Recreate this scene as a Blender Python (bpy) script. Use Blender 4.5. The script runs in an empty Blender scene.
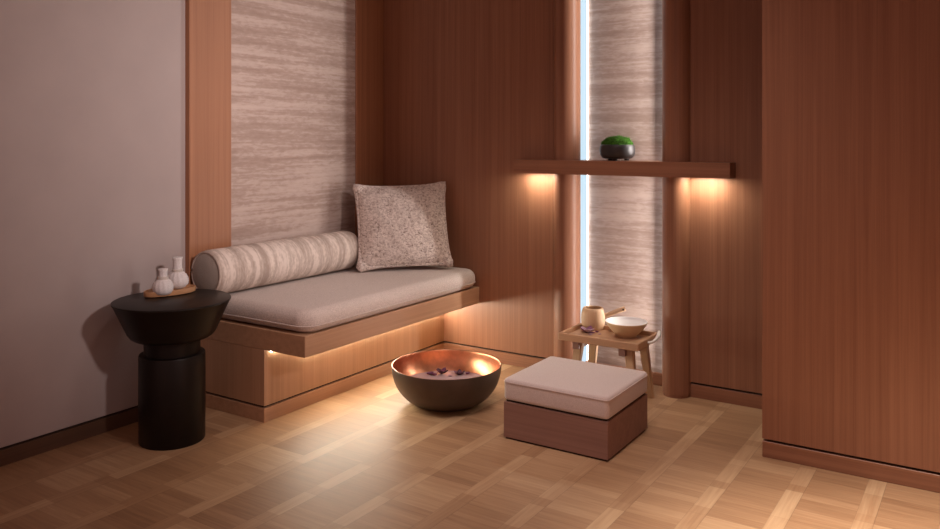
import bpy, bmesh, math, random
from mathutils import Vector, Matrix, noise

random.seed(7)
scene = bpy.context.scene
COL = scene.collection
PI = math.pi
R = math.radians

# ------------------------------------------------------------------ camera
CAM_H, FPX, HOR, YAW = 1.10, 814.0, 138.0, R(33.07)
cam_data = bpy.data.cameras.new('camera')
cam_data.sensor_width = 36.0
cam_data.lens = FPX / 940.0 * 36.0
cam_data.shift_y = -(264.5 - HOR) / 940.0
cam_data.clip_start = 0.05
cam = bpy.data.objects.new('camera', cam_data)
cam.location = (0, 0, CAM_H)
cam.rotation_euler = (PI / 2, 0, YAW)
COL.objects.link(cam)
scene.camera = cam

# ------------------------------------------------------------------ world, lights, exposure
world = bpy.data.worlds.new('world')
scene.world = world
world.use_nodes = True
bg = world.node_tree.nodes['Background']
bg.inputs['Color'].default_value = (1.0, 0.56, 0.49, 1)
bg.inputs['Strength'].default_value = 0.54

def area_light(name, loc, target, sx, sy, power, colour, spread=180):
    d = bpy.data.lights.new(name, 'AREA')
    d.shape = 'RECTANGLE'; d.size = sx; d.size_y = sy
    d.energy = power; d.color = colour; d.spread = R(spread)
    o = bpy.data.objects.new(name, d)
    o.location = loc
    o.rotation_euler = (Vector(target) - Vector(loc)).to_track_quat('-Z', 'Y').to_euler()
    COL.objects.link(o)
    return o

area_light('ceiling_downlight_key', (1.55, 1.45, 2.35), (-2.7, 2.36, 1.26), 0.20, 0.20, 5.6, (1.0, 0.84, 0.80), 37)
area_light('ceiling_downlight_soft', (-1.05, 1.95, 2.55), (-1.35, 2.5, 0.2), 0.6, 0.5, 6.6, (1.0, 0.81, 0.76), 78)
area_light('ceiling_downlight_right', (-0.02, 1.88, 2.55), (0.02, 2.00, 0.0), 0.3, 0.3, 19, (1.0, 0.88, 0.78), 47)

# the light line behind the right half round column, shining across the niche
area_light('niche_light_line', (-1.236, 3.447, 1.30), (-2.236, 3.200, 1.30), 0.016, 2.45, 7.0, (1.0, 0.91, 0.86), 118)

scene.view_settings.view_transform = 'Standard'
scene.view_settings.look = 'None'
scene.view_settings.exposure = 0.0
scene.view_settings.gamma = 1.0
scene.view_settings.use_curve_mapping = False
scene.cycles.max_bounces = 8
scene.cycles.diffuse_bounces = 5
scene.cycles.sample_clamp_indirect = 3.0

# ------------------------------------------------------------------ materials
def nmat(name, rough=0.5, metal=0.0):
    m = bpy.data.materials.new(name); m.use_nodes = True
    nt = m.node_tree
    b = nt.nodes['Principled BSDF']
    b.inputs['Roughness'].default_value = rough
    b.inputs['Metallic'].default_value = metal
    return m, nt, b

def node(nt, t, **kw):
    n = nt.nodes.new(t)
    for k, v in kw.items():
        setattr(n, k, v)
    return n

def link(nt, a, b): nt.links.new(a, b)

def position(nt, scale, rot=(0, 0, 0)):
    g = node(nt, 'ShaderNodeNewGeometry') if False else node(nt, 'ShaderNodeTexCoord')
    mp = node(nt, 'ShaderNodeMapping')
    mp.inputs['Scale'].default_value = scale
    mp.inputs['Rotation'].default_value = rot
    link(nt, g.outputs['Object'], mp.inputs['Vector'])
    return mp.outputs['Vector']

def noise_tex(nt, vec, scale, detail=4, rough=0.55, dist=0.0):
    n = node(nt, 'ShaderNodeTexNoise')
    n.inputs['Scale'].default_value = scale
    n.inputs['Detail'].default_value = detail
    n.inputs['Roughness'].default_value = rough
    n.inputs['Distortion'].default_value = dist
    link(nt, vec, n.inputs['Vector'])
    return n.outputs['Fac']

def ramp(nt, fac, stops):
    r = node(nt, 'ShaderNodeValToRGB')
    e = r.color_ramp.elements
    while len(e) < len(stops): e.new(0.5)
    for el, (p, c) in zip(e, stops):
        el.position = p; el.color = (*c, 1) if len(c) == 3 else c
    link(nt, fac, r.inputs['Fac'])
    return r.outputs['Color']

def mixc(nt, a, b, fac, mode='MIX'):
    m = node(nt, 'ShaderNodeMix', data_type='RGBA', blend_type=mode)
    for s, v in ((m.inputs['Factor'], fac), (m.inputs['A'], a), (m.inputs['B'], b)):
        if isinstance(v, (int, float)): s.default_value = v
        elif isinstance(v, tuple): s.default_value = (*v, 1)
        else: link(nt, v, s)
    return m.outputs['Result']

def math_n(nt, op, a, b=None, c=None):
    m = node(nt, 'ShaderNodeMath', operation=op)
    for i, v in enumerate((a, b, c)):
        if v is None: continue
        if isinstance(v, (int, float)): m.inputs[i].default_value = v
        else: link(nt, v, m.inputs[i])
    return m.outputs[0]

def bump(nt, b, height, strength, distance=0.002):
    bn = node(nt, 'ShaderNodeBump')
    bn.inputs['Strength'].default_value = strength
    bn.inputs['Distance'].default_value = distance
    link(nt, height, bn.inputs['Height'])
    link(nt, bn.outputs['Normal'], b.inputs['Normal'])

def wood(name, dark, light, axis='Z', rough=0.42, spec=0.35, fine=1.0):
    m, nt, b = nmat(name, rough)
    long_, cross = 0.45, 44.0
    sc = {'X': (long_, cross, cross), 'Y': (cross, long_, cross), 'Z': (cross, cross, long_)}[axis]
    v = position(nt, sc)
    n1 = noise_tex(nt, v, 1.0, 6, 0.6, 0.25)
    v2 = position(nt, tuple(s * 5.0 * fine for s in sc))
    n2 = noise_tex(nt, v2, 1.0, 3, 0.6)
    f = math_n(nt, 'ADD', math_n(nt, 'MULTIPLY', n1, 0.65), math_n(nt, 'MULTIPLY', n2, 0.35))
    c = ramp(nt, f, [(0.28, dark), (0.72, light)])
    link(nt, c, b.inputs['Base Color'])
    b.inputs['Specular IOR Level'].default_value = spec
    bump(nt, b, n2, 0.12, 0.001)
    return m

def wallpaper(name, along):
    m, nt, b = nmat(name, 0.75)
    sc = {'Y': (1, 1.15, 27), 'X': (1.15, 1, 27)}[along]
    v = position(nt, sc)
    n1 = noise_tex(nt, v, 1.0, 8, 0.68, 0.10)
    v2 = position(nt, tuple(s * (22 if s < 10 else 3.0) for s in sc))
    n2 = noise_tex(nt, v2, 1.0, 4, 0.6, 0.4)
    f = math_n(nt, 'ADD', math_n(nt, 'MULTIPLY', n1, 0.72), math_n(nt, 'MULTIPLY', n2, 0.28))
    c = ramp(nt, f, [(0.40, (0.325, 0.237, 0.20)), (0.485, (0.385, 0.292, 0.25)), (0.53, (0.455, 0.358, 0.315)), (0.61, (0.50, 0.40, 0.355))])
    link(nt, c, b.inputs['Base Color'])
    b.inputs['Specular IOR Level'].default_value = 0.2
    bump(nt, b, f, 0.3, 0.003)
    return m

def plain(name, col, rough=0.5, metal=0.0, var=0.06, scale=30, bmp=0.0, spec=0.5):
    m, nt, b = nmat(name, rough, metal)
    v = position(nt, (scale,) * 3)
    n = noise_tex(nt, v, 1.0, 4)
    lo = tuple(max(0, c * (1 - var)) for c in col); hi = tuple(min(1, c * (1 + var)) for c in col)
    link(nt, ramp(nt, n, [(0.3, lo), (0.7, hi)]), b.inputs['Base Color'])
    b.inputs['Specular IOR Level'].default_value = spec
    if bmp: bump(nt, b, n, bmp, 0.002)
    return m

def emit(name, col, strength):
    m, nt, b = nmat(name, 0.6)
    b.inputs['Base Color'].default_value = (0.02, 0.02, 0.02, 1)
    b.inputs['Specular IOR Level'].default_value = 0.0
    b.inputs['Emission Color'].default_value = (*col, 1)
    b.inputs['Emission Strength'].default_value = strength
    return m

def fabric(name, lo, hi, weave=420, bmp=0.5, speck=None):
    m, nt, b = nmat(name, 0.9)
    v = position(nt, (weave,) * 3)
    n = noise_tex(nt, v, 1.0, 3, 0.6)
    c = ramp(nt, n, [(0.36, lo), (0.62, hi)])
    link(nt, c, b.inputs['Base Color'])
    b.inputs['Specular IOR Level'].default_value = 0.15
    b.inputs['Sheen Weight'].default_value = 0.15
    bump(nt, b, n, bmp, 0.003)
    return m

def parquet():
    m, nt, b = nmat('oak_parquet', 0.30)
    tc = node(nt, 'ShaderNodeTexCoord')
    sp = node(nt, 'ShaderNodeSeparateXYZ'); link(nt, tc.outputs['Object'], sp.inputs[0])
    X, Y = sp.outputs[0], sp.outputs[1]
    MX, BY, STR = 0.2085, 0.2085, 0.25
    ux = math_n(nt, 'DIVIDE', math_n(nt, 'ADD', X, 1.37 + 0.026 + 20 * MX), MX)
    ix = math_n(nt, 'FLOOR', ux); fx = math_n(nt, 'FRACT', ux)
    strip = math_n(nt, 'LESS_THAN', fx, STR)
    # every second column of blocks is shifted half a block
    off = math_n(nt, 'MULTIPLY', math_n(nt, 'MODULO', ix, 2.0), 0.5)
    uy = math_n(nt, 'ADD', math_n(nt, 'DIVIDE', math_n(nt, 'ADD', Y, 20 * BY + 0.035), BY), off)
    iy = math_n(nt, 'FLOOR', uy); fy = math_n(nt, 'FRACT', uy)
    slat_b = math_n(nt, 'FLOOR', math_n(nt, 'MULTIPLY', fy, 5.0))
    slat_s = math_n(nt, 'FLOOR', math_n(nt, 'MULTIPLY', fx, 8.0))
    cap = math_n(nt, 'LESS_THAN', fy, 0.25)
    def white(a, b_, c_):
        cb = node(nt, 'ShaderNodeCombineXYZ')
        for i, s in enumerate((a, b_, c_)):
            if isinstance(s, (int, float)): cb.inputs[i].default_value = s
            else: link(nt, s, cb.inputs[i])
        w = node(nt, 'ShaderNodeTexWhiteNoise', noise_dimensions='3D'); link(nt, cb.outputs[0], w.inputs['Vector'])
        return w.outputs['Value']
    tb = math_n(nt, 'ADD', math_n(nt, 'MULTIPLY', white(ix, iy, 1.0), 0.50), math_n(nt, 'MULTIPLY', white(ix, iy, math_n(nt, 'ADD', slat_b, 5.0)), 0.28))
    ts = math_n(nt, 'ADD', math_n(nt, 'MULTIPLY', white(ix, math_n(nt, 'ADD', iy, math_n(nt, 'MULTIPLY', cap, 77.0)), 2.0), 0.55), math_n(nt, 'MULTIPLY', white(ix, slat_s, 9.0), 0.12))
    ts = math_n(nt, 'ADD', ts, 0.24)
    t = node(nt, 'ShaderNodeMix', data_type='FLOAT')
    link(nt, strip, t.inputs[0]); link(nt, tb, t.inputs[2]); link(nt, ts, t.inputs[3])
    tone = t.outputs[0]
    gx = noise_tex(nt, position(nt, (5, 90, 1)), 1.0, 5, 0.6, 0.3)
    gy = noise_tex(nt, position(nt, (90, 5, 1)), 1.0, 5, 0.6, 0.3)
    g = node(nt, 'ShaderNodeMix', data_type='FLOAT')
    link(nt, strip, g.inputs[0]); link(nt, gx, g.inputs[2]); link(nt, gy, g.inputs[3])
    f = math_n(nt, 'ADD', math_n(nt, 'MULTIPLY', tone, 0.68), math_n(nt, 'MULTIPLY', g.outputs[0], 0.70))
    col = ramp(nt, f, [(0.24, (0.22, 0.113, 0.056)), (0.64, (0.36, 0.208, 0.110)), (1.0, (0.50, 0.33, 0.19))])
    # fine dark joints
    e1 = math_n(nt, 'LESS_THAN', math_n(nt, 'ABSOLUTE', math_n(nt, 'SUBTRACT', fx, STR)), 0.006)
    e2 = math_n(nt, 'LESS_THAN', fx, 0.006)
    e3 = math_n(nt, 'LESS_THAN', fy, 0.006)
    e = math_n(nt, 'MULTIPLY', math_n(nt, 'MAXIMUM', e1, math_n(nt, 'MAXIMUM', e2, e3)), 0.35)
    link(nt, mixc(nt, col, (0.10, 0.05, 0.025), e), b.inputs['Base Color'])
    rr = node(nt, 'ShaderNodeMapRange')
    rr.inputs[3].default_value = 0.42; rr.inputs[4].default_value = 0.56
    link(nt, g.outputs[0], rr.inputs[0]); link(nt, rr.outputs[0], b.inputs['Roughness'])
    b.inputs['Specular IOR Level'].default_value = 0.36
    bump(nt, b, g.outputs[0], 0.06, 0.001)
    return m

WD, WL = (0.200, 0.083, 0.046), (0.34, 0.160, 0.091)
M = {}
M['wood_v'] = wood('veneer_upright', WD, WL, 'Z')
M['wood_x'] = wood('veneer_along_x', WD, WL, 'X')
M['wood_y'] = wood('veneer_along_y', WD, WL, 'Y')
M['shaded_y'] = wood('shaded_baseboard', (0.07, 0.038, 0.024), (0.115, 0.062, 0.038), 'Y')  # left baseboard: the shade along the floor is put into the wood colour
M['frame'] = wood('frame_wood', (0.24, 0.100, 0.050), (0.38, 0.175, 0.090), 'Z')
M['oak_v'] = wood('bench_oak_upright', (0.34, 0.185, 0.105), (0.50, 0.30, 0.18), 'Z')
M['oak_y'] = wood('bench_oak_along', (0.34, 0.185, 0.105), (0.50, 0.30, 0.18), 'Y')
M['oak_x'] = wood('bench_oak_across', (0.34, 0.185, 0.105), (0.50, 0.30, 0.18), 'X')
M['stoolwood'] = wood('footstool_wood', (0.21, 0.112, 0.086), (0.31, 0.172, 0.135), 'X', 0.5)
M['traywood'] = wood('tray_oak', (0.36, 0.20, 0.11), (0.52, 0.31, 0.18), 'X')
M['palewood'] = wood('pale_wood', (0.46, 0.29, 0.16), (0.60, 0.40, 0.25), 'Z', 0.5)
M['ovalwood'] = wood('oval_tray_wood', (0.34, 0.17, 0.08), (0.48, 0.26, 0.13), 'Y', 0.45)
M['groove'] = plain('shadow_gap', (0.03, 0.018, 0.012), 0.9)
M['plaster'] = plain('plaster', (0.385, 0.325, 0.312), 0.85, var=0.03, scale=6, spec=0.2)
M['paper_y'] = wallpaper('streaked_wallpaper_left', 'Y')
M['paper_x'] = wallpaper('streaked_wallpaper_niche', 'X')
M['floor'] = parquet()
M['black'] = plain('blackened_metal', (0.008, 0.005, 0.0038), 0.40, 0.0, 0.2, 15, spec=0.22)
M['cushion'] = fabric('boucle_cream', (0.47, 0.395, 0.355), (0.68, 0.585, 0.535), 300, 0.6)
M['stoolfab'] = fabric('linen_blush', (0.52, 0.43, 0.405), (0.66, 0.565, 0.535), 600, 0.25)
M['endcap'] = fabric('linen_taupe', (0.30, 0.26, 0.23), (0.38, 0.33, 0.29), 500, 0.3)
M['white_cloth'] = fabric('white_muslin', (0.62, 0.58, 0.57), (0.76, 0.72, 0.71), 350, 0.4)
M['string'] = plain('cotton_string', (0.6, 0.55, 0.5), 0.9)
M['bronze'] = plain('dark_bronze', (0.085, 0.055, 0.038), 0.45, 0.25, 0.15, 12)
M['copper'] = plain('hammered_copper', (0.66, 0.29, 0.16), 0.33, 1.0, 0.12, 40, 0.35)
M['stone'] = plain('black_stoneware', (0.022, 0.018, 0.018), 0.45, 0, 0.2, 40)
M['moss'] = plain('moss_green', (0.038, 0.105, 0.012), 0.95, 0, 0.75, 160, 0.8, 0.1)
M['cream'] = plain('cream_glaze', (0.62, 0.45, 0.28), 0.3, 0, 0.05, 20)
M['white_glaze'] = plain('white_glaze', (0.86, 0.85, 0.84), 0.35, 0, 0.02, 20)
M['white_strap'] = plain('white_cotton_strap', (0.78, 0.74, 0.70), 0.9)
M['petal'] = plain('mauve_petal', (0.17, 0.045, 0.11), 0.55, 0, 0.45, 60)
M['petal_pale'] = plain('pale_mauve_petal', (0.46, 0.30, 0.38), 0.55, 0, 0.3, 60)
M['petal_dark'] = plain('plum_petal', (0.06, 0.012, 0.030), 0.5, 0, 0.4, 60)
M['hole'] = plain('dark_hole', (0.02, 0.012, 0.01), 0.9)
M['ceiling'] = plain('ceiling_paint', (0.5, 0.44, 0.40), 0.9, 0, 0.02, 4)
M['led_cool'] = emit('cool_light_diffuser', (0.66, 0.86, 1.0), 0.95)
M['led_core'] = emit('white_light_line', (1.0, 0.93, 0.88), 14.0)
M['led_warm'] = emit('warm_shelf_strip', (1.0, 0.92, 0.75), 195.0)
M['led_soft'] = emit('soft_shelf_strip', (1.0, 0.92, 0.84), 9.0)
M['led_bench'] = emit('warm_bench_strip', (1.0, 0.95, 0.77), 36.0)

def bolster_mat():
    m, nt, b = nmat('streaked_bolster', 0.85)
    n1 = noise_tex(nt, position(nt, (1.6, 21, 1.6)), 1.0, 6, 0.62, 0.35)
    n2 = noise_tex(nt, position(nt, (50, 110, 50)), 1.0, 3, 0.6)
    f = math_n(nt, 'ADD', math_n(nt, 'MULTIPLY', n1, 0.75), math_n(nt, 'MULTIPLY', n2, 0.25))
    c = ramp(nt, f, [(0.40, (0.40, 0.32, 0.275)), (0.50, (0.54, 0.455, 0.40)), (0.56, (0.70, 0.61, 0.55))])
    link(nt, c, b.inputs['Base Color']); b.inputs['Specular IOR Level'].default_value = 0.2
    bump(nt, b, f, 0.25, 0.002)
    return m
M['bolster'] = bolster_mat()

def tweed_mat():
    m, nt, b = nmat('tweed_boucle', 0.95)
    n1 = noise_tex(nt, position(nt, (85, 85, 120)), 1.0, 4, 0.7, 0.8)
    n2 = noise_tex(nt, position(nt, (26,) * 3), 1.0, 3, 0.6)
    f = math_n(nt, 'ADD', math_n(nt, 'MULTIPLY', n1, 0.85), math_n(nt, 'MULTIPLY', n2, 0.15))
    c = ramp(nt, f, [(0.34, (0.17, 0.12, 0.105)), (0.44, (0.50, 0.41, 0.37)), (0.58, (0.76, 0.67, 0.62))])
    link(nt, c, b.inputs['Base Color']); b.inputs['Specular IOR Level'].default_value = 0.1
    bump(nt, b, n1, 0.9, 0.006)
    return m
M['tweed'] = tweed_mat()

def water_mat():
    m, nt, b = nmat('milky_bath_water', 0.12)
    n = noise_tex(nt, position(nt, (9, 9, 1)), 1.0, 3)
    link(nt, ramp(nt, n, [(0.3, (0.46, 0.34, 0.36)), (0.7, (0.60, 0.48, 0.50))]), b.inputs['Base Color'])
    bump(nt, b, n, 0.15, 0.01)
    return m
M['water'] = water_mat()

# ------------------------------------------------------------------ mesh helpers
def obj(name, bm, mat, parent=None, smooth=False, auto=None):
    me = bpy.data.meshes.new(name)
    bmesh.ops.recalc_face_normals(bm, faces=bm.faces)
    bm.to_mesh(me); bm.free()
    for mt in (mat if isinstance(mat, (list, tuple)) else [mat]):
        me.materials.append(mt)
    if smooth:
        me.polygons.foreach_set('use_smooth', [True] * len(me.polygons))
        if auto: me.set_sharp_from_angle(angle=R(auto))
    o = bpy.data.objects.new(name, me)
    COL.objects.link(o)
    if parent:
        o.parent = parent
        o.matrix_parent_inverse = Matrix.Translation(-Vector(parent.location)) if not any(parent.rotation_euler) else Matrix.Identity(4)
    return o

def thing(name, label, cat, loc, rotz=0, group=None):
    o = bpy.data.objects.new(name, None); COL.objects.link(o)
    o.empty_display_size = 0.1
    o.location = loc; o.rotation_euler = (0, 0, rotz)
    return tag(o, label, cat, group)

def tag(o, label, cat, group=None):
    o['label'] = label; o['category'] = cat
    if group: o['group'] = group
    return o

def struct(name, bm, mat, **kw):
    o = obj(name, bm, mat, **kw); o['kind'] = 'structure'
    return o

def box(x0, x1, y0, y1, z0, z1, bev=0.0, seg=2, bm=None):
    b = bmesh.new()
    bmesh.ops.create_cube(b, size=1.0)
    bmesh.ops.scale(b, vec=(x1 - x0, y1 - y0, z1 - z0), verts=b.verts)
    bmesh.ops.translate(b, vec=((x0 + x1) / 2, (y0 + y1) / 2, (z0 + z1) / 2), verts=b.verts)
    if bev:
        bmesh.ops.bevel(b, geom=b.edges[:], offset=bev, segments=seg, affect='EDGES', profile=0.5)
    return merge(bm, b)

def merge(dst, src):
    if dst is None: return src
    me = bpy.data.meshes.new('tmp'); src.to_mesh(me); src.free()
    dst.from_mesh(me); bpy.data.meshes.remove(me)
    return dst

def lathe(profile, seg=64, centre=(0, 0, 0), ripple=None, mat_of=None):
    bm = bmesh.new()
    rings = []
    for k, (r, z) in enumerate(profile):
        if r < 1e-5:
            rings.append([bm.verts.new((centre[0], centre[1], centre[2] + z))])
        else:
            ring = []
            for i in range(seg):
                a = 2 * PI * i / seg
                rr = r * (1 + (ripple(a, z, k) if ripple else 0))
                ring.append(bm.verts.new((centre[0] + rr * math.cos(a), centre[1] + rr * math.sin(a), centre[2] + z)))
            rings.append(ring)
    for k in range(len(rings) - 1):
        A, B = rings[k], rings[k + 1]
        for i in range(seg):
            j = (i + 1) % seg
            if len(A) == 1 and len(B) == 1: continue
            if len(A) == 1: f = bm.faces.new((A[0], B[i], B[j]))
            elif len(B) == 1: f = bm.faces.new((A[i], A[j], B[0]))
            else: f = bm.faces.new((A[i], A[j], B[j], B[i]))
            if mat_of: f.material_index = mat_of(k)
    return bm

def tube(points, radii, seg=12, caps=True, bm=None):
    b = bmesh.new()
    pts = [Vector(p) for p in points]
    if isinstance(radii, (int, float)): radii = [radii] * len(pts)
    rings = []
    up = Vector((0, 0, 1))
    for k, p in enumerate(pts):
        t = (pts[min(k + 1, len(pts) - 1)] - pts[max(k - 1, 0)]).normalized()
        s = t.cross(up)
        if s.length < 1e-3: s = t.cross(Vector((1, 0, 0)))
        s.normalize(); u = s.cross(t).normalized()
        rings.append([b.verts.new(p + radii[k] * (math.cos(2 * PI * i / seg) * s + math.sin(2 * PI * i / seg) * u)) for i in range(seg)])
    for A, B in zip(rings, rings[1:]):
        for i in range(seg):
            j = (i + 1) % seg
            b.faces.new((A[i], A[j], B[j], B[i]))
    if caps:
        b.faces.new(rings[0][::-1]); b.faces.new(rings[-1])
    return merge(bm, b)

def prism(outline, z0, z1, bev=0.0):
    """a closed plan outline raised from z0 to z1"""
    b = bmesh.new()
    lo = [b.verts.new((x, y, z0)) for x, y in outline]
    hi = [b.verts.new((x, y, z1)) for x, y in outline]
    n = len(outline)
    b.faces.new(lo[::-1]); b.faces.new(hi)
    for i in range(n):
        j = (i + 1) % n
        b.faces.new((lo[i], lo[j], hi[j], hi[i]))
    if bev:
        bmesh.ops.bevel(b, geom=[e for e in b.edges if abs(e.verts[0].co.z - e.verts[1].co.z) < 1e-6], offset=bev, segments=2, affect='EDGES')
    return b

def rounded_outline(x0, x1, y0, y1, r, n=10):
    pts = []
    rs = r if isinstance(r, (list, tuple)) else (r,) * 4
    for (cx, cy, sx, sy, a0, q) in ((x1, y1, -1, -1, 0, rs[0]), (x0, y1, 1, -1, 90, rs[1]), (x0, y0, 1, 1, 180, rs[2]), (x1, y0, -1, 1, 270, rs[3])):
        for k in range(n + 1):
            a = R(a0 + 90 * k / n)
            pts.append((cx + sx * q + q * math.cos(a), cy + sy * q + q * math.sin(a)))
    return pts

def soft_slab(x0, x1, y0, y1, z0, z1, rc, edge, dome=0.0, n=10, wob=0.0):
    """an upholstered slab: rounded in plan, rolled edges, slightly domed top"""
    bm = bmesh.new()
    levels = []
    K = 7
    for k in range(K + 1):
        a = -PI / 2 + PI / 2 * k / K
        levels.append((edge * (1 - math.cos(a)), z0 + edge * (1 + math.sin(a))))
    for k in range(K + 1):
        a = PI / 2 * k / K
        levels.append((edge * (1 - math.cos(a)), z1 - edge * (1 - math.sin(a))))
    for t in (0.12, 0.3, 0.5, 0.75):
        levels.append((edge + t * (min(x1 - x0, y1 - y0) / 2 - edge) * 0.98, z1 + dome * math.sin(t * PI / 2)))
    rings = []
    for ins, z in levels:
        rcs = tuple(max(0.004, q - ins) for q in (rc if isinstance(rc, (list, tuple)) else (rc,) * 4))
        o = rounded_outline(x0 + ins, x1 - ins, y0 + ins, y1 - ins, rcs, n)
        ring = []
        for (x, y) in o:
            w = wob * noise.noise(Vector((x * 9, y * 9, z * 9))) if wob else 0
            ring.append(bm.verts.new((x + w, y + w, z + w * 0.6)))
        rings.append(ring)
    m = len(rings[0])
    for A, B in zip(rings, rings[1:]):
        for i in range(m):
            j = (i + 1) % m
            bm.faces.new((A[i], A[j], B[j], B[i]))
    bm.faces.new(rings[0][::-1]); bm.faces.new(rings[-1])
    return bm

CY, SY = math.cos(YAW), math.sin(YAW)
def W(px, py, z=0.0):
    """where a sight line meets the level z (used to measure positions from the photograph)"""
    d = FPX * (CAM_H - z) / (py - HOR); r = (px - 470) / FPX * d
    return Vector((r * CY - d * SY, r * SY + d * CY, z))

# ------------------------------------------------------------------ the room
XL, XF, YB, YN, YP = -2.80, -2.774, 3.41, 3.50, 2.905    # plaster wall, framed panel, back wall, niche back, right partition
H = 2.6
BB = 0.055                                               # baseboard height
GP = 0.009
struct('floor', box(-3.0, 3.2, -1.8, 3.7, -0.05, 0.0), M['floor'])
struct('ceiling', box(-3.0, 3.2, -1.8, 3.7, H, H + 0.05), M['ceiling'])

def panel_wall(name, base, x0, x1, y0, y1, mat, bmat, side, end=0.0):
    """a wall panel above a shadow gap and its own baseboard; side: the face that is seen"""
    struct('wall_' + name, box(x0, x1, y0, y1, BB + GP, H), mat)
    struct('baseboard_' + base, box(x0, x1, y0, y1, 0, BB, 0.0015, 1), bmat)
    d = 0.012
    a = [x0, x1, y0, y1]
    if side == '-Y': a[2] += d; a[0] += end
    if side == '+X': a[1] -= d
    return struct('trim_gap_' + base, box(a[0], a[1], a[2], a[3], BB, BB + GP), M['groove'])

panel_wall('left', 'left', -3.0, XL, -1.8, 2.16, M['plaster'], M['shaded_y'], '+X')
# framed, papered panel behind the bench
struct('trim_1', box(-3.0, XF, 2.16, 2.378, 0, H, 0.002, 1), M['frame'])
struct('trim_2', box(-3.0, XF, 3.19, YB, 0, H, 0.002, 1), M['frame'])
struct('wall_left_papered', box(-3.0, XF - 0.008, 2.378, 3.19, 0, H), M['paper_y'])
# back wall, niche between the two half round columns
XC1, XC2, RC = -1.685, -1.163, 0.060
panel_wall('back', 'back', -3.0, XC1 - RC, YB, 3.7, M['wood_v'], M['wood_x'], '-Y')
panel_wall('back_right', 'back_right', XC2 + RC, 1.2, YB, 3.7, M['wood_v'], M['wood_x'], '-Y')
struct('wall_niche', box(XC1 - RC, XC2 + RC, YN, 3.7, 0, H), M['paper_x'])
struct('baseboard_niche', box(XC1 + RC, XC2 - RC, YN - 0.012, YN, 0, BB, 0.0015, 1), M['wood_x'])
# right partition
panel_wall('right', 'right', -0.688, 2.6, YP, YP + 0.09, M['wood_v'], M['wood_x'], '-Y', 0.014)
# added unseen wall beyond the right edge, cuts the key light on the papered panel
struct('wall_light_blocker', box(0.40, 0.49, 1.905, YP, 0, H), M['wood_v'])

def column(xc, label):
    out = [(xc + RC, YN)] + [(xc + RC * math.cos(a), YB - RC * math.sin(a)) for a in [PI * k / 28 for k in range(29)]] + [(xc - RC, YN)]
    t = thing('half_round_column', label, 'column', (xc, YB, 0), 0, 'half round columns beside the niche')
    o = obj('shaft', prism(out, 0.012, H), M['wood_v'], t, True, 40)
    inn = [(xc + (x - xc) * 0.96, YB + (y - YB) * (0.96 if y < YB else 1)) for x, y in out]
    obj('foot', prism(inn, 0.0, 0.012), M['wood_x'], t, True, 40)
    return t
column(XC1, 'half-round wooden column on the left side of the lit niche, by the plain wood panel')
column(XC2, 'half-round wooden column on the right side of the lit niche, foot seen on the floor')

def strip(x0, s, y0, y1, label):
    """a glowing diffuser on the reveal with a brighter line of light along one edge"""
    xs = sorted((x0, x0 + s * 0.005)); xc = sorted((x0, x0 + s * 0.006))
    t = thing('light_strip', label, 'light strip', (x0, YB + 0.05, BB + 0.004), 0, 'upright light strips in the niche')
    obj('diffuser', box(*xs, YB + 0.022, y0, BB + 0.004, H - 0.004), M['led_cool'], t)
    obj('light_line', box(*xc, y0, y1, BB + 0.004, H - 0.004), M['led_core'], t)
strip(XC1 + RC, 1, YN - 0.007, YN - 0.003, 'bluish white glowing upright light strip on the niche\'s left edge')
strip(XC2 - RC, -1, YN - 0.007, YN - 0.003, 'upright light strip tucked behind the right half-round column of the niche')

# ------------------------------------------------------------------ bench
BX0, BX1, BXB, BY0, BY1 = XF, -2.164, -2.38, 2.20, YB
Z0, Z1 = 0.281, 0.362
t = thing('bench', 'built-in light oak bench with overhanging seat board in the left corner', 'bench', ((BX0 + BX1) / 2, (BY0 + BY1) / 2, 0))
obj('seat_board', box(BX0, BX1, BY0, BY1, Z0, Z1, 0.002, 1), M['oak_y'], t)
obj('base', box(BX0, BXB, BY0, BY1, BB + GP, Z0), M['oak_v'], t)
obj('baseboard', box(BX0, BXB, BY0, BY1, 0, BB, 0.0015, 1), M['oak_y'], t)
obj('shadow_gap', box(BX0, BXB - 0.012, BY0 + 0.012, BY1, BB, BB + GP), M['groove'], t)
o = obj('light_strip', box(BXB, BXB + 0.010, BY0 + 0.20, BY1 - 0.01, Z0 - 0.06, Z0, bm=box(BXB, BXB + 0.008, BY0 + 0.03, BY0 + 0.20, Z0 - 0.012, Z0)), M['led_bench'], t)
o['label'] = 'warm glowing strip under the overhanging seat board'

t = thing('seat_cushion', 'long cream boucle seat cushion lying on the bench', 'cushion', ((BX0 + BX1) / 2, (BY0 + BY1) / 2, Z1))
obj('cover', soft_slab(BX0 + 0.01, BX1 + 0.010, BY0 + 0.004, BY1 - 0.004, Z1 + 0.001, 0.454, (0.07, 0.02, 0.02, 0.07), 0.040, 0.006, 14, 0.003), M['cushion'], t, True)
# a seam along the lower edge
pts = [(x, y, Z1 + 0.030) for x, y in rounded_outline(BX0 + 0.01, BX1 + 0.0095, BY0 + 0.0045, BY1 - 0.0045, (0.07, 0.02, 0.02, 0.07), 14)]
obj('seam', tube(pts + pts[:1], 0.0022, 6, False), M['cushion'], t, True)

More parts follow.
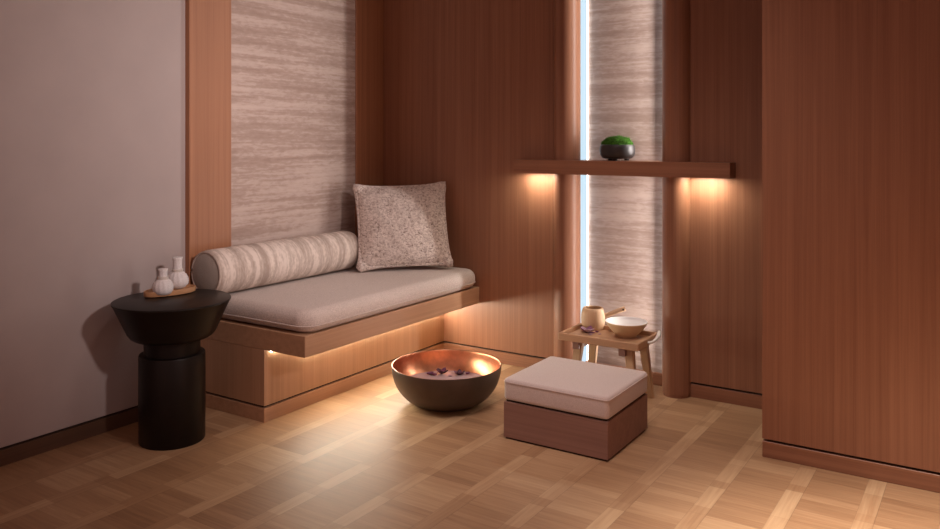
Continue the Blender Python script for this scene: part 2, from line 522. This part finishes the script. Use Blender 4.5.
# bolster
bx, bz, br = -2.677, 0.462 + 0.093, 0.093
b0, b1 = 2.165, 3.01
t = thing('bolster', 'round cream bolster with brown streaked stripes lying along the bench against the wall', 'bolster', (bx, (b0 + b1) / 2, bz - br))
prof = []
K = 40
bm = bmesh.new(); rings = []
S = 56
for k in range(K + 1):
    y = b0 + (b1 - b0) * k / K
    e = min(y - b0, b1 - y)
    rr = br - 0.010 * max(0, 1 - e / 0.02) ** 2
    ring = []
    for i in range(S):
        a = 2 * PI * i / S
        q = rr * (1 + 0.008 * noise.noise(Vector((y * 8, math.cos(a) * 2, math.sin(a) * 2))))
        zz = bz + q * math.sin(a)
        ring.append(bm.verts.new((bx + q * math.cos(a), y, max(zz, bz - br + 0.003))))
    rings.append(ring)
for A, B in zip(rings, rings[1:]):
    for i in range(S):
        bm.faces.new((A[i], A[(i + 1) % S], B[(i + 1) % S], B[i]))
obj('cover', bm, M['bolster'], t, True)
for y, s in ((b0, -1), (b1, 1)):
    bm = bmesh.new()
    c = bm.verts.new((bx, y + s * 0.010, bz))
    prev = None
    for q, off in ((0.35, 0.0095), (0.7, 0.006), (0.90, 0.0)):
        ring = [bm.verts.new((bx + br * q * math.cos(2 * PI * i / S), y + s * off, bz + br * q * math.sin(2 * PI * i / S))) for i in range(S)]
        for i in range(S):
            j = (i + 1) % S
            bm.faces.new((c, ring[i], ring[j]) if prev is None else (prev[i], prev[j], ring[j], ring[i]))
        prev = ring
    o = obj('end_cap', bm, M['endcap'], t, True)
    o['label'] = 'plain taupe end of the bolster'
    pts = [(bx + br * 0.915 * math.cos(2 * PI * i / S), y, bz + br * 0.915 * math.sin(2 * PI * i / S)) for i in range(S + 1)]
    obj('piping', tube(pts, 0.0045, 8, False), M['bolster'], t, True)

# pillow
def pillow_mesh(s, sz, th, n=44):
    bm = bmesh.new()
    def P(u, v, side):
        x, z = u, v
        e = 1 - 0.036 * (1 - abs(v) ** 2) * abs(u) ** 3
        g = 1 - 0.036 * (1 - abs(u) ** 2) * abs(v) ** 3
        cu, cv = u * e, v * g
        q = (max(0, 1 - u * u) ** 0.52) * (max(0, 1 - v * v) ** 0.52)
        w = 0.006 * noise.noise(Vector((u * 4, v * 4, side * 3)))
        corner = 0.012 * (abs(u) * abs(v)) ** 10
        y = side * (th * q + corner * 0) + w * q
        return Vector((cu * s / 2, y, cv * sz / 2))
    grid = {}
    for side in (-1, 1):
        for i in range(n + 1):
            for j in range(n + 1):
                u, v = math.sin((2 * i / n - 1) * PI / 2), math.sin((2 * j / n - 1) * PI / 2)
                edge = i in (0, n) or j in (0, n)
                key = (i, j, 0 if edge else side)
                if key not in grid:
                    grid[key] = bm.verts.new(P(u, v, 0 if edge else side))
    for side in (-1, 1):
        for i in range(n):
            for j in range(n):
                ks = [(i, j), (i + 1, j), (i + 1, j + 1), (i, j + 1)]
                bm.faces.new([grid[(a, b, 0 if a in (0, n) or b in (0, n) else side)] for a, b in ks])
    return bm
pl, pr = W(359, 272, 0.462), W(451, 268.5, 0.462)
mid = (pl + pr) / 2
ang = math.atan2(pr.y - pl.y, pr.x - pl.x)
S_P, S_Z = 0.440, 0.405
rot = Matrix.Rotation(ang, 4, 'Z') @ Matrix.Rotation(R(-20), 4, 'X') @ Matrix.Rotation(R(-1.0), 4, 'Y')
t = thing('pillow', 'square speckled grey-beige tweed pillow leaning in the bench corner', 'pillow', (mid.x, mid.y, 0.462))
bm = pillow_mesh(S_P, S_Z, 0.072)
bmesh.ops.transform(bm, matrix=Matrix.Translation(mid + Vector((0, 0, 0.019))) @ rot @ Matrix.Translation((0, 0, S_Z / 2)), verts=bm.verts)
obj('cover', bm, M['tweed'], t, True)
# rolled seam with thick knotted corners
bm = None
h, hz = S_P / 2, S_Z / 2
pts = []
for side in range(4):
    for k in range(24):
        f = -1 + 2 * k / 24
        sgn = 1 - 0.036 * (1 - f * f)
        u, v = [(f, -sgn), (sgn, f), (-f, sgn), (-sgn, -f)][side]
        pts.append(Vector((u * h, 0, v * hz)))
T = Matrix.Translation(mid + Vector((0, 0, 0.019))) @ rot @ Matrix.Translation((0, 0, hz))
rad = [0.0080 + 0.012 * max(0, (min(1, abs(p.x) / h) * min(1, abs(p.z) / hz))) ** 5 for p in pts]
bm = tube([T @ p for p in pts] + [T @ pts[0]], rad + rad[:1], 8, False)
for su in (-1, 1):
    for sv in (-1, 1):
        k = bmesh.new()
        bmesh.ops.create_icosphere(k, subdivisions=3, radius=0.025)
        for v in k.verts:
            v.co *= 1 + 0.18 * noise.noise(v.co * 60 + Vector((su * 3, sv * 5, 0)))
        bmesh.ops.translate(k, vec=T @ Vector((su * (h - 0.010), 0, sv * (hz - 0.010))), verts=k.verts)
        bm = merge(bm, k)
obj('seam', bm, M['tweed'], t, True)

# ------------------------------------------------------------------ side table with the compresses
tx, ty = -2.536, 1.900
t = thing('side_table', 'black round pedestal side table with a flared bowl-like top by the bench', 'side table', (tx, ty, 0))
obj('top', lathe([(0, 0.372), (0.118, 0.372), (0.134, 0.375), (0.146, 0.383), (0.155, 0.396), (0.202, 0.499), (0.2065, 0.506), (0.206, 0.510), (0.202, 0.512), (0, 0.512)], 96, (tx, ty, 0)), M['black'], t, True, 35)
obj('neck', lathe([(0, 0.305), (0.098, 0.305), (0.098, 0.373), (0, 0.373)], 72, (tx, ty, 0)), M['black'], t, True, 35)
obj('pedestal', lathe([(0, 0.0), (0.113, 0.0), (0.115, 0.003), (0.116, 0.15), (0.1155, 0.310), (0.1135, 0.316), (0.109, 0.318), (0, 0.318)], 96, (tx, ty, 0)), M['black'], t, True, 35)

TZ = 0.513
a, c = W(144, 297.5, TZ), W(195, 290, TZ)
mid = (a + c) / 2; L = (c - a).length / 2
ang = math.atan2(c.y - a.y, c.x - a.x)
Wd = L * 0.52
def oval(k, s=1.0, n=48):
    out = []
    for i in range(n):
        q = 2 * PI * i / n
        x, y = L * s * math.cos(q), (Wd - (1 - s) * L) * math.sin(q)
        out.append((mid.x + x * math.cos(ang) - y * math.sin(ang), mid.y + x * math.sin(ang) + y * math.cos(ang)))
    return out
t = thing('serving_tray', 'small oval wooden tray with a low rim on the black side table', 'tray', (mid.x, mid.y, TZ))
obj('board', prism(oval(0, 0.94), TZ, TZ + 0.006), M['ovalwood'], t)
bm = bmesh.new()
lv = [(0.93, 0.0), (0.985, 0.002), (1.0, 0.016), (0.99, 0.020), (0.955, 0.020), (0.935, 0.006)]
rings = [[bm.verts.new((x, y, TZ + z)) for x, y in oval(0, s)] for s, z in lv]
for A, B in zip(rings, rings[1:] + rings[:1]):
    for i in range(48):
        bm.faces.new((A[i], A[(i + 1) % 48], B[(i + 1) % 48], B[i]))
obj('rim', bm, M['ovalwood'], t, True, 50)

def compress(p, r, hh, label):
    t = thing('herbal_compress', label, 'herbal compress', tuple(p), 0, 'white cloth herbal compresses on the oval tray')
    rip = lambda a, z, k: 0.035 * math.sin(a * 13 + z * 40) * min(1, max(0, z / (r * 1.2)))
    prof = [(0, 0.0), (r * 0.55, 0.0), (r * 0.82, r * 0.14), (r * 0.97, r * 0.42), (r, r * 0.68), (r * 0.95, r * 0.98), (r * 0.80, r * 1.28), (r * 0.58, r * 1.50), (r * 0.44, r * 1.62)]
    obj('bundle', lathe(prof, 64, p, rip), M['white_cloth'], t, True)
    z0 = r * 1.56
    rip2 = lambda a, z, k: 0.05 * math.sin(a * 9 + z * 90)
    prof = [(r * 0.47, z0), (r * 0.42, z0 + 0.006), (r * 0.40, z0 + (hh - z0) * 0.5), (r * 0.42, hh - 0.008), (r * 0.48, hh - 0.001), (r * 0.44, hh), (0, hh - 0.004)]
    obj('handle', lathe(prof, 40, p, rip2), M['white_cloth'], t, True)
    bm = None
    for dz in (0.0, 0.004, 0.008):
        pts = [(p[0] + r * 0.47 * math.cos(2 * PI * i / 24), p[1] + r * 0.47 * math.sin(2 * PI * i / 24), p[2] + z0 + dz) for i in range(25)]
        bm = tube(pts, 0.0024, 6, False, bm)
    obj('string', bm, M['string'], t, True)
CZ = TZ + 0.0062
compress(W(163, 294.5, CZ), 0.037, 0.096, 'smaller white cloth herbal compress at the front of the oval tray')
compress(W(177.5, 288.0, CZ), 0.041, 0.120, 'taller white cloth herbal compress at the back of the oval tray, by the bolster')

# ------------------------------------------------------------------ copper foot bowl
bp = W(446.5, 403.0)
t = thing('foot_bowl', 'large round dark bronze foot bath bowl with hammered copper inside on the floor', 'bowl', (bp.x, bp.y, 0))
outp = [(0, 0.0), (0.100, 0.0), (0.125, 0.005), (0.160, 0.024), (0.193, 0.056), (0.214, 0.092), (0.225, 0.130), (0.2275, 0.160), (0.226, 0.163)]
inp = [(0.226, 0.163), (0.2225, 0.160), (0.2195, 0.130), (0.2085, 0.094), (0.188, 0.060), (0.156, 0.029), (0.122, 0.011), (0.09, 0.008), (0, 0.008)]
def sm(pr, n=4):
    res = []
    for k in range(len(pr) - 1):
        p0 = Vector(pr[max(k - 1, 0)]); p1 = Vector(pr[k]); p2 = Vector(pr[k + 1]); p3 = Vector(pr[min(k + 2, len(pr) - 1)])
        for j in range(n):
            u = j / n
            q = 0.5 * ((2 * p1) + (p2 - p0) * u + (2 * p0 - 5 * p1 + 4 * p2 - p3) * u * u + (3 * p1 - p0 - 3 * p2 + p3) * u ** 3)
            res.append((max(0, q.x), q.y))
    res.append(pr[-1])
    return res
obj('outside', lathe(sm(outp), 96, (bp.x, bp.y, 0.0)), M['bronze'], t, True)
o = obj('lining', lathe(sm(inp), 96, (bp.x, bp.y, 0.0)), M['copper'], t, True)
o['label'] = 'shiny hammered copper lining'
WZ = 0.078
wr = 0.1985
o = obj('water', lathe([(0, WZ - 0.012), (wr - 0.014, WZ - 0.012), (wr, WZ), (0, WZ)], 72, (bp.x, bp.y, 0)), M['water'], None, True, 30)
tag(o, 'milky water filling the bottom of the copper-lined foot bowl', 'water')

def petal_mesh(s, curl=0.25, tw=0.0):
    """one curled petal, pointed at its root, lying at z = 0"""
    bm = bmesh.new(); n, m = 10, 6
    top = {}; bot = {}
    for i in range(n + 1):
        u = i / n
        half = s * 0.36 * (math.sin(PI * min(1, u * 0.93 + 0.05)) ** 0.75)
        for j in range(m + 1):
            v = -1 + 2 * j / m
            x, y = s * (u - 0.5), half * v
            z = curl * s * ((u - 0.45) ** 2 + 0.5 * v * v * (half / s) * 1.4) + 0.04 * s * math.sin(3 * v + tw)
            top[i, j] = bm.verts.new((x, y, z + 0.0012)); bot[i, j] = bm.verts.new((x, y, z))
    for d in (top, bot):
        for i in range(n):
            for j in range(m):
                bm.faces.new((d[i, j], d[i + 1, j], d[i + 1, j + 1], d[i, j + 1]))
    rim = [(i, 0) for i in range(n)] + [(n, j) for j in range(m)] + [(i, m) for i in range(n, 0, -1)] + [(0, j) for j in range(m, 0, -1)]
    for a, b in zip(rim, rim[1:] + rim[:1]):
        bm.faces.new((top[a], top[b], bot[b], bot[a]))
    lo = min(v.co.z for v in bm.verts)
    bmesh.ops.translate(bm, vec=(0, 0, -lo), verts=bm.verts)
    return bm

def petal(p, s, rz, mat, label, group, curl=0.35, tilt=0.0):
    bm = petal_mesh(s, curl, rz)
    bmesh.ops.rotate(bm, cent=(0, 0, 0), matrix=Matrix.Rotation(R(tilt), 3, 'Y'), verts=bm.verts)
    lo = min(v.co.z for v in bm.verts)
    bmesh.ops.translate(bm, vec=(0, 0, -lo), verts=bm.verts)
    o = obj('petal', bm, mat, None, True)
    o.location = p; o.rotation_euler = (0, 0, R(rz))
    tag(o, label, 'petal', group)
    return o
def flower(p, s, mats, label, group, rz=0):
    t = thing('flower', label, 'flower', tuple(p), 0, group)
    for k in range(5):
        bm = petal_mesh(s, 0.5, k)
        bmesh.ops.translate(bm, vec=(s * 0.45, 0, 0), verts=bm.verts)
        bmesh.ops.rotate(bm, cent=(0, 0, 0), matrix=Matrix.Rotation(R(-24 - 6 * (k % 2)), 3, 'Y'), verts=bm.verts)
        bmesh.ops.rotate(bm, cent=(0, 0, 0), matrix=Matrix.Rotation(R(rz + 72 * k), 3, 'Z'), verts=bm.verts)
        lo = min(v.co.z for v in bm.verts)
        bmesh.ops.translate(bm, vec=(p[0], p[1], p[2] - lo), verts=bm.verts)
        obj('petal', bm, mats[k % len(mats)], t, True)
    obj('centre', lathe([(0, 0.0), (s * 0.16, 0.0), (s * 0.2, s * 0.12), (s * 0.12, s * 0.3), (0, s * 0.34)], 16, tuple(p)), M['petal_dark'], t, True)
    return t
G = 'blossoms floating in the foot bowl'
flower(W(442, 373.5, WZ), 0.036, [M['petal_dark'], M['petal']], 'dark plum blossom floating in the middle of the foot bowl water', G, 20)
flower(W(459.5, 374.8, WZ), 0.030, [M['petal_dark'], M['petal_dark'], M['petal']], 'dark plum blossom floating on the right of the foot bowl water', G, 50)
G = 'petals floating in the foot bowl'
for k, (px, py, s, rz, mt, lab) in enumerate([
        (430.5, 374.3, 0.034, 60, 'petal', 'mauve petal furthest left on the foot bowl water'),
        (434.5, 375.2, 0.026, 10, 'petal', 'small mauve petal on the water just left of the middle blossom'),
        (450.0, 376.0, 0.026, -30, 'petal_pale', 'pale petal on the water between the two plum blossoms'),
        (468.0, 374.2, 0.026, 80, 'petal', 'mauve petal on the water furthest right, beside the right blossom')]):
    petal(W(px, py, WZ), s, rz, M[mt], lab, G, 0.6)

# ------------------------------------------------------------------ footstool
c0, c1, c2 = W(606.7, 462.4), W(504.7, 438.3), W(648.5, 429.7)
sx0, sx1, sy0, sy1 = c1.x - 0.004, (c0.x + c2.x) / 2, (c0.y + c1.y) / 2, c2.y
t = thing('footstool', 'low square footstool with a blush linen cushion on a brown wooden box', 'footstool', ((sx0 + sx1) / 2, (sy0 + sy1) / 2, 0))
obj('plinth', box(sx0 + 0.006, sx1 - 0.006, sy0 + 0.006, sy1 - 0.006, 0, 0.006), M['groove'], t)
obj('base', box(sx0, sx1, sy0, sy1, 0.006, 0.136, 0.002, 2), M['stoolwood'], t)
obj('shadow_gap', box(sx0 + 0.008, sx1 - 0.008, sy0 + 0.008, sy1 - 0.008, 0.136, 0.142), M['groove'], t)
obj('cushion', soft_slab(sx0 - 0.003, sx1 + 0.003, sy0 - 0.003, sy1 + 0.003, 0.142, 0.220, 0.020, 0.012, 0.005, 8, 0.002), M['stoolfab'], t, True)
for z in (0.2085,):
    pts = [(x, y, z) for x, y in rounded_outline(sx0 - 0.0035, sx1 + 0.0035, sy0 - 0.0035, sy1 + 0.0035, 0.0185, 8)]
    obj('piping', tube(pts + pts[:1], 0.0016, 6, False), M['stoolfab'], t, True)

# ------------------------------------------------------------------ tray table in front of the niche
qx0, qx1, qy0, qy1, qz = -1.570, -1.213, 3.095, 3.335, 0.275
t = thing('tray_table', 'small pale wooden tray table with splayed legs in front of the niche', 'tray table', ((qx0 + qx1) / 2, (qy0 + qy1) / 2, 0))
obj('tray_floor', box(qx0 + 0.004, qx1 - 0.004, qy0 + 0.004, qy1 - 0.004, qz - 0.028, qz - 0.018), M['traywood'], t)
for nm, e in (('rim', (qx0, qx1, qy0, qy0 + 0.012)), ('rim', (qx0, qx1, qy1 - 0.012, qy1)), ('rim', (qx0, qx0 + 0.012, qy0 + 0.012, qy1 - 0.012)), ('rim', (qx1 - 0.012, qx1, qy0 + 0.012, qy1 - 0.012))):
    obj(nm, box(*e, qz - 0.030, qz, 0.002, 1), M['traywood'], t)
for x in (qx0 + 0.075, qx1 - 0.075):
    obj('crossbeam', box(x - 0.015, x + 0.015, qy0 + 0.012, qy1 - 0.012, qz - 0.062, qz - 0.030, 0.002, 1), M['stoolwood'], t)
def leg(x, y, dx, dy):
    bm = bmesh.new()
    top, bot = 0.019, 0.013
    vs = []
    for z, r, ox, oy in ((qz - 0.030, top, 0, 0), (0.0, bot, dx, dy)):
        vs.append([bm.verts.new((x + ox + r * a, y + oy + r * 0.8 * b, z)) for a, b in ((-1, -1), (1, -1), (1, 1), (-1, 1))])
    bm.faces.new(vs[0]); bm.faces.new(vs[1][::-1])
    for i in range(4):
        bm.faces.new((vs[0][i], vs[0][(i + 1) % 4], vs[1][(i + 1) % 4], vs[1][i]))
    bmesh.ops.bevel(bm, geom=bm.edges[:], offset=0.003, segments=2, affect='EDGES')
    obj('leg', bm, M['palewood'], t, True, 40)
for ix, x in ((-1, qx0 + 0.080), (1, qx1 - 0.055)):
    for iy, y in ((-1, qy0 + 0.045), (1, qy1 - 0.045)):
        leg(x, y, ix * 0.028, iy * 0.02)
# white strap handle hanging at the right end
pts = [(qx1 + 0.004, 3.335 - 0.012, qz + 0.004), (qx1 + 0.010, 3.30, qz - 0.003), (qx1 + 0.013, 3.27, qz - 0.012), (qx1 + 0.011, 3.235, qz - 0.018), (qx1 + 0.004, 3.20, qz - 0.016)]
o = obj('strap_handle', tube(pts, [0.007, 0.008, 0.007, 0.006, 0.006], 10), M['white_strap'], t, True)
o['label'] = 'white strap on the right end of the tray'

QF = qz - 0.0178
p = W(593, 328.5, QF)
t = thing('wooden_ladle', 'pale wooden ladle cup with an upturned handle on the tray table', 'ladle', tuple(p))
cup = [(0, 0.0), (0.040, 0.0), (0.047, 0.006), (0.052, 0.030), (0.0525, 0.052), (0.049, 0.078), (0.043, 0.092), (0.040, 0.0935), (0.037, 0.092), (0.043, 0.076), (0.0465, 0.052), (0.046, 0.03), (0.04, 0.010), (0, 0.008)]
obj('cup', lathe(sm(cup, 2), 56, tuple(p)), M['palewood'], t, True, 60)
hd = Vector((0.80, 0.42, 0)).normalized()
h0 = p + hd * 0.046 + Vector((0, 0, 0.055)); h1 = p + hd * 0.140 + Vector((0, 0, 0.092))
sd = hd.cross(Vector((0, 0, 1))); ax = (h1 - h0).normalized(); upv = sd.cross(ax)
bm = bmesh.new()
rg = []
for k in range(9):
    u = k / 8
    c = h0.lerp(h1, u); w = 0.011 + 0.004 * u; hh = 0.0105
    if k == 8: w *= 0.8
    rg.append([bm.verts.new(c + sd * w * math.cos(q) + upv * hh * math.sin(q)) for q in [2 * PI * i / 16 for i in range(16)]])
for A, B in zip(rg, rg[1:]):
    for i in range(16): bm.faces.new((A[i], A[(i + 1) % 16], B[(i + 1) % 16], B[i]))
bm.faces.new(rg[0][::-1]); bm.faces.new(rg[-1])
hn = obj('handle', bm, M['palewood'], t, True, 60)
e = h0.lerp(h1, 0.90)
o = obj('hanging_hole', tube([e - sd * -0.0130, e - sd * -0.0155], 0.0042, 12), M['hole'], hn)
o['label'] = 'dark round hanging hole at the handle tip'

p = W(626.5, 336.0, QF)
t = thing('ceramic_bowl', 'wide shallow ceramic bowl, cream outside and white inside, on the tray table', 'bowl', tuple(p))
ob = [(0, 0), (0.040, 0.0), (0.044, 0.003), (0.046, 0.008), (0.066, 0.028), (0.085, 0.052), (0.0895, 0.062), (0.0885, 0.0635)]
ib = [(0.0885, 0.0635), (0.086, 0.062), (0.081, 0.052), (0.062, 0.031), (0.040, 0.014), (0, 0.010)]
obj('outside', lathe(sm(ob, 3), 72, tuple(p)), M['cream'], t, True, 50)
o = obj('inside', lathe(sm(ib, 3), 72, tuple(p)), M['white_glaze'], t, True, 50)
o['label'] = 'white glazed inside of the bowl'

G = 'mauve blossoms on the tray table'
flower(W(587.0, 332.5, QF), 0.042, [M['petal_pale'], M['petal']], 'mauve blossom lying against the wooden ladle cup', G, 10)
G = 'loose petals on the tray table'
for px, py, s, rz, mt, lab in [
        (592.5, 333.2, 0.026, 40, 'petal', 'mauve petal just right of the blossom by the ladle'),
        (597.0, 332.2, 0.018, -20, 'petal', 'small petal on the tray between the ladle and the ceramic bowl, furthest back'),
        (599.8, 334.3, 0.016, 70, 'petal_pale', 'tiny pale petal on the tray nearest the ceramic bowl'),
        (590.5, 335.0, 0.020, 15, 'petal_pale', 'pale petal nearest the front rim of the tray table')]:
    petal(W(px, py, QF), s, rz, M[mt], lab, G, 0.5)

# ------------------------------------------------------------------ shelf and potted moss
SX0, SX1, SYF, SZ0, SZ1 = -1.86, -0.862, 3.325, 0.935, 0.999
def fit_x(px, y):
    k = (px - 470) / FPX
    return (k * CY * y - SY * y) / (CY + k * SY)
SX0, SX1 = fit_x(513.8, SYF), fit_x(729.8, SYF)
t = thing('wall_shelf', 'long floating wooden shelf crossing the niche and both columns, lit beneath', 'shelf', ((SX0 + SX1) / 2, YB, SZ0))
# board notched round the two columns
out = [(SX0, SYF), (SX1, SYF), (SX1, YB)]
def notch(xc):
    return [(xc + RC * math.cos(a), YB - RC * math.sin(a)) for a in [PI * k / 16 for k in range(17)]]
out += notch(XC2) + [(XC2 - RC, YN - 0.001), (XC1 + RC, YN - 0.001)] + notch(XC1) + [(SX0, YB)]
obj('board', prism(out, SZ0, SZ1), M['wood_x'], t)
for x0, x1, mt in ((SX0 + 0.035, XC1 - RC - 0.012, 'led_warm'), (XC1 + RC + 0.03, XC2 - RC - 0.03, 'led_soft'), (XC2 + RC + 0.012, SX1 - 0.05, 'led_warm')):
    o = obj('light_strip', box(x0, x1, YB - 0.062, YB - 0.046, SZ0 - 0.0005, SZ0 + 0.001), M[mt], t)
    o['label'] = 'warm glowing strip under the shelf'

kx = fit_x(617.3, 3.405)
p = Vector((kx, 3.405, SZ1))
t = thing('potted_moss', 'round green moss mound in a small black stoneware bowl on the shelf', 'plant', tuple(p))
pot = [(q * 1.07, z * 1.12) for q, z in [(0, 0.008), (0.050, 0.008), (0.064, 0.014), (0.0715, 0.026), (0.0735, 0.044), (0.071, 0.060), (0.0675, 0.064), (0.064, 0.062), (0.066, 0.045), (0.05, 0.03), (0, 0.028)]]
pb = obj('bowl', lathe(sm(pot, 2), 64, tuple(p)), M['stone'], t, True, 60)
for k in range(3):
    a = R(-90 + 33.07 - 25 + 120 * k)
    obj('foot', lathe([(0, 0), (0.010, 0), (0.013, 0.010), (0.013, 0.013), (0, 0.013)], 20, (p.x + 0.043 * math.cos(a), p.y + 0.043 * math.sin(a), p.z)), M['stone'], pb, True, 40)
bm = bmesh.new()
bmesh.ops.create_icosphere(bm, subdivisions=5, radius=1.0)
for v in bm.verts:
    c = v.co.copy()
    n1 = noise.noise(c * 3.2) * 0.10 + noise.noise(c * 9) * 0.06 + noise.noise(c * 24) * 0.05
    s = 1 + n1
    v.co = Vector((c.x * 0.070 * s, c.y * 0.070 * s, max(-0.01, c.z) * 0.046 * s + 0.062))
moss_pts = [(v.co.copy(), v.normal.copy()) for v in bm.verts if v.co.z > 0.068]
for c, nrm in random.sample(moss_pts, min(900, len(moss_pts))):
    d = (Vector((c.x, c.y, (c.z - 0.05) * 1.8)).normalized() + Vector((random.uniform(-.5, .5), random.uniform(-.5, .5), random.uniform(0, .6)))).normalized()
    s = d.orthogonal().normalized() * 0.0009; q = d.cross(s)
    b = [bm.verts.new(c + s), bm.verts.new(c - s * 0.5 + q * 0.87), bm.verts.new(c - s * 0.5 - q * 0.87), bm.verts.new(c + d * random.uniform(0.004, 0.008))]
    for i in range(3): bm.faces.new((b[i], b[(i + 1) % 3], b[3]))
bmesh.ops.translate(bm, vec=p, verts=bm.verts)
obj('moss', bm, M['moss'], t, True)
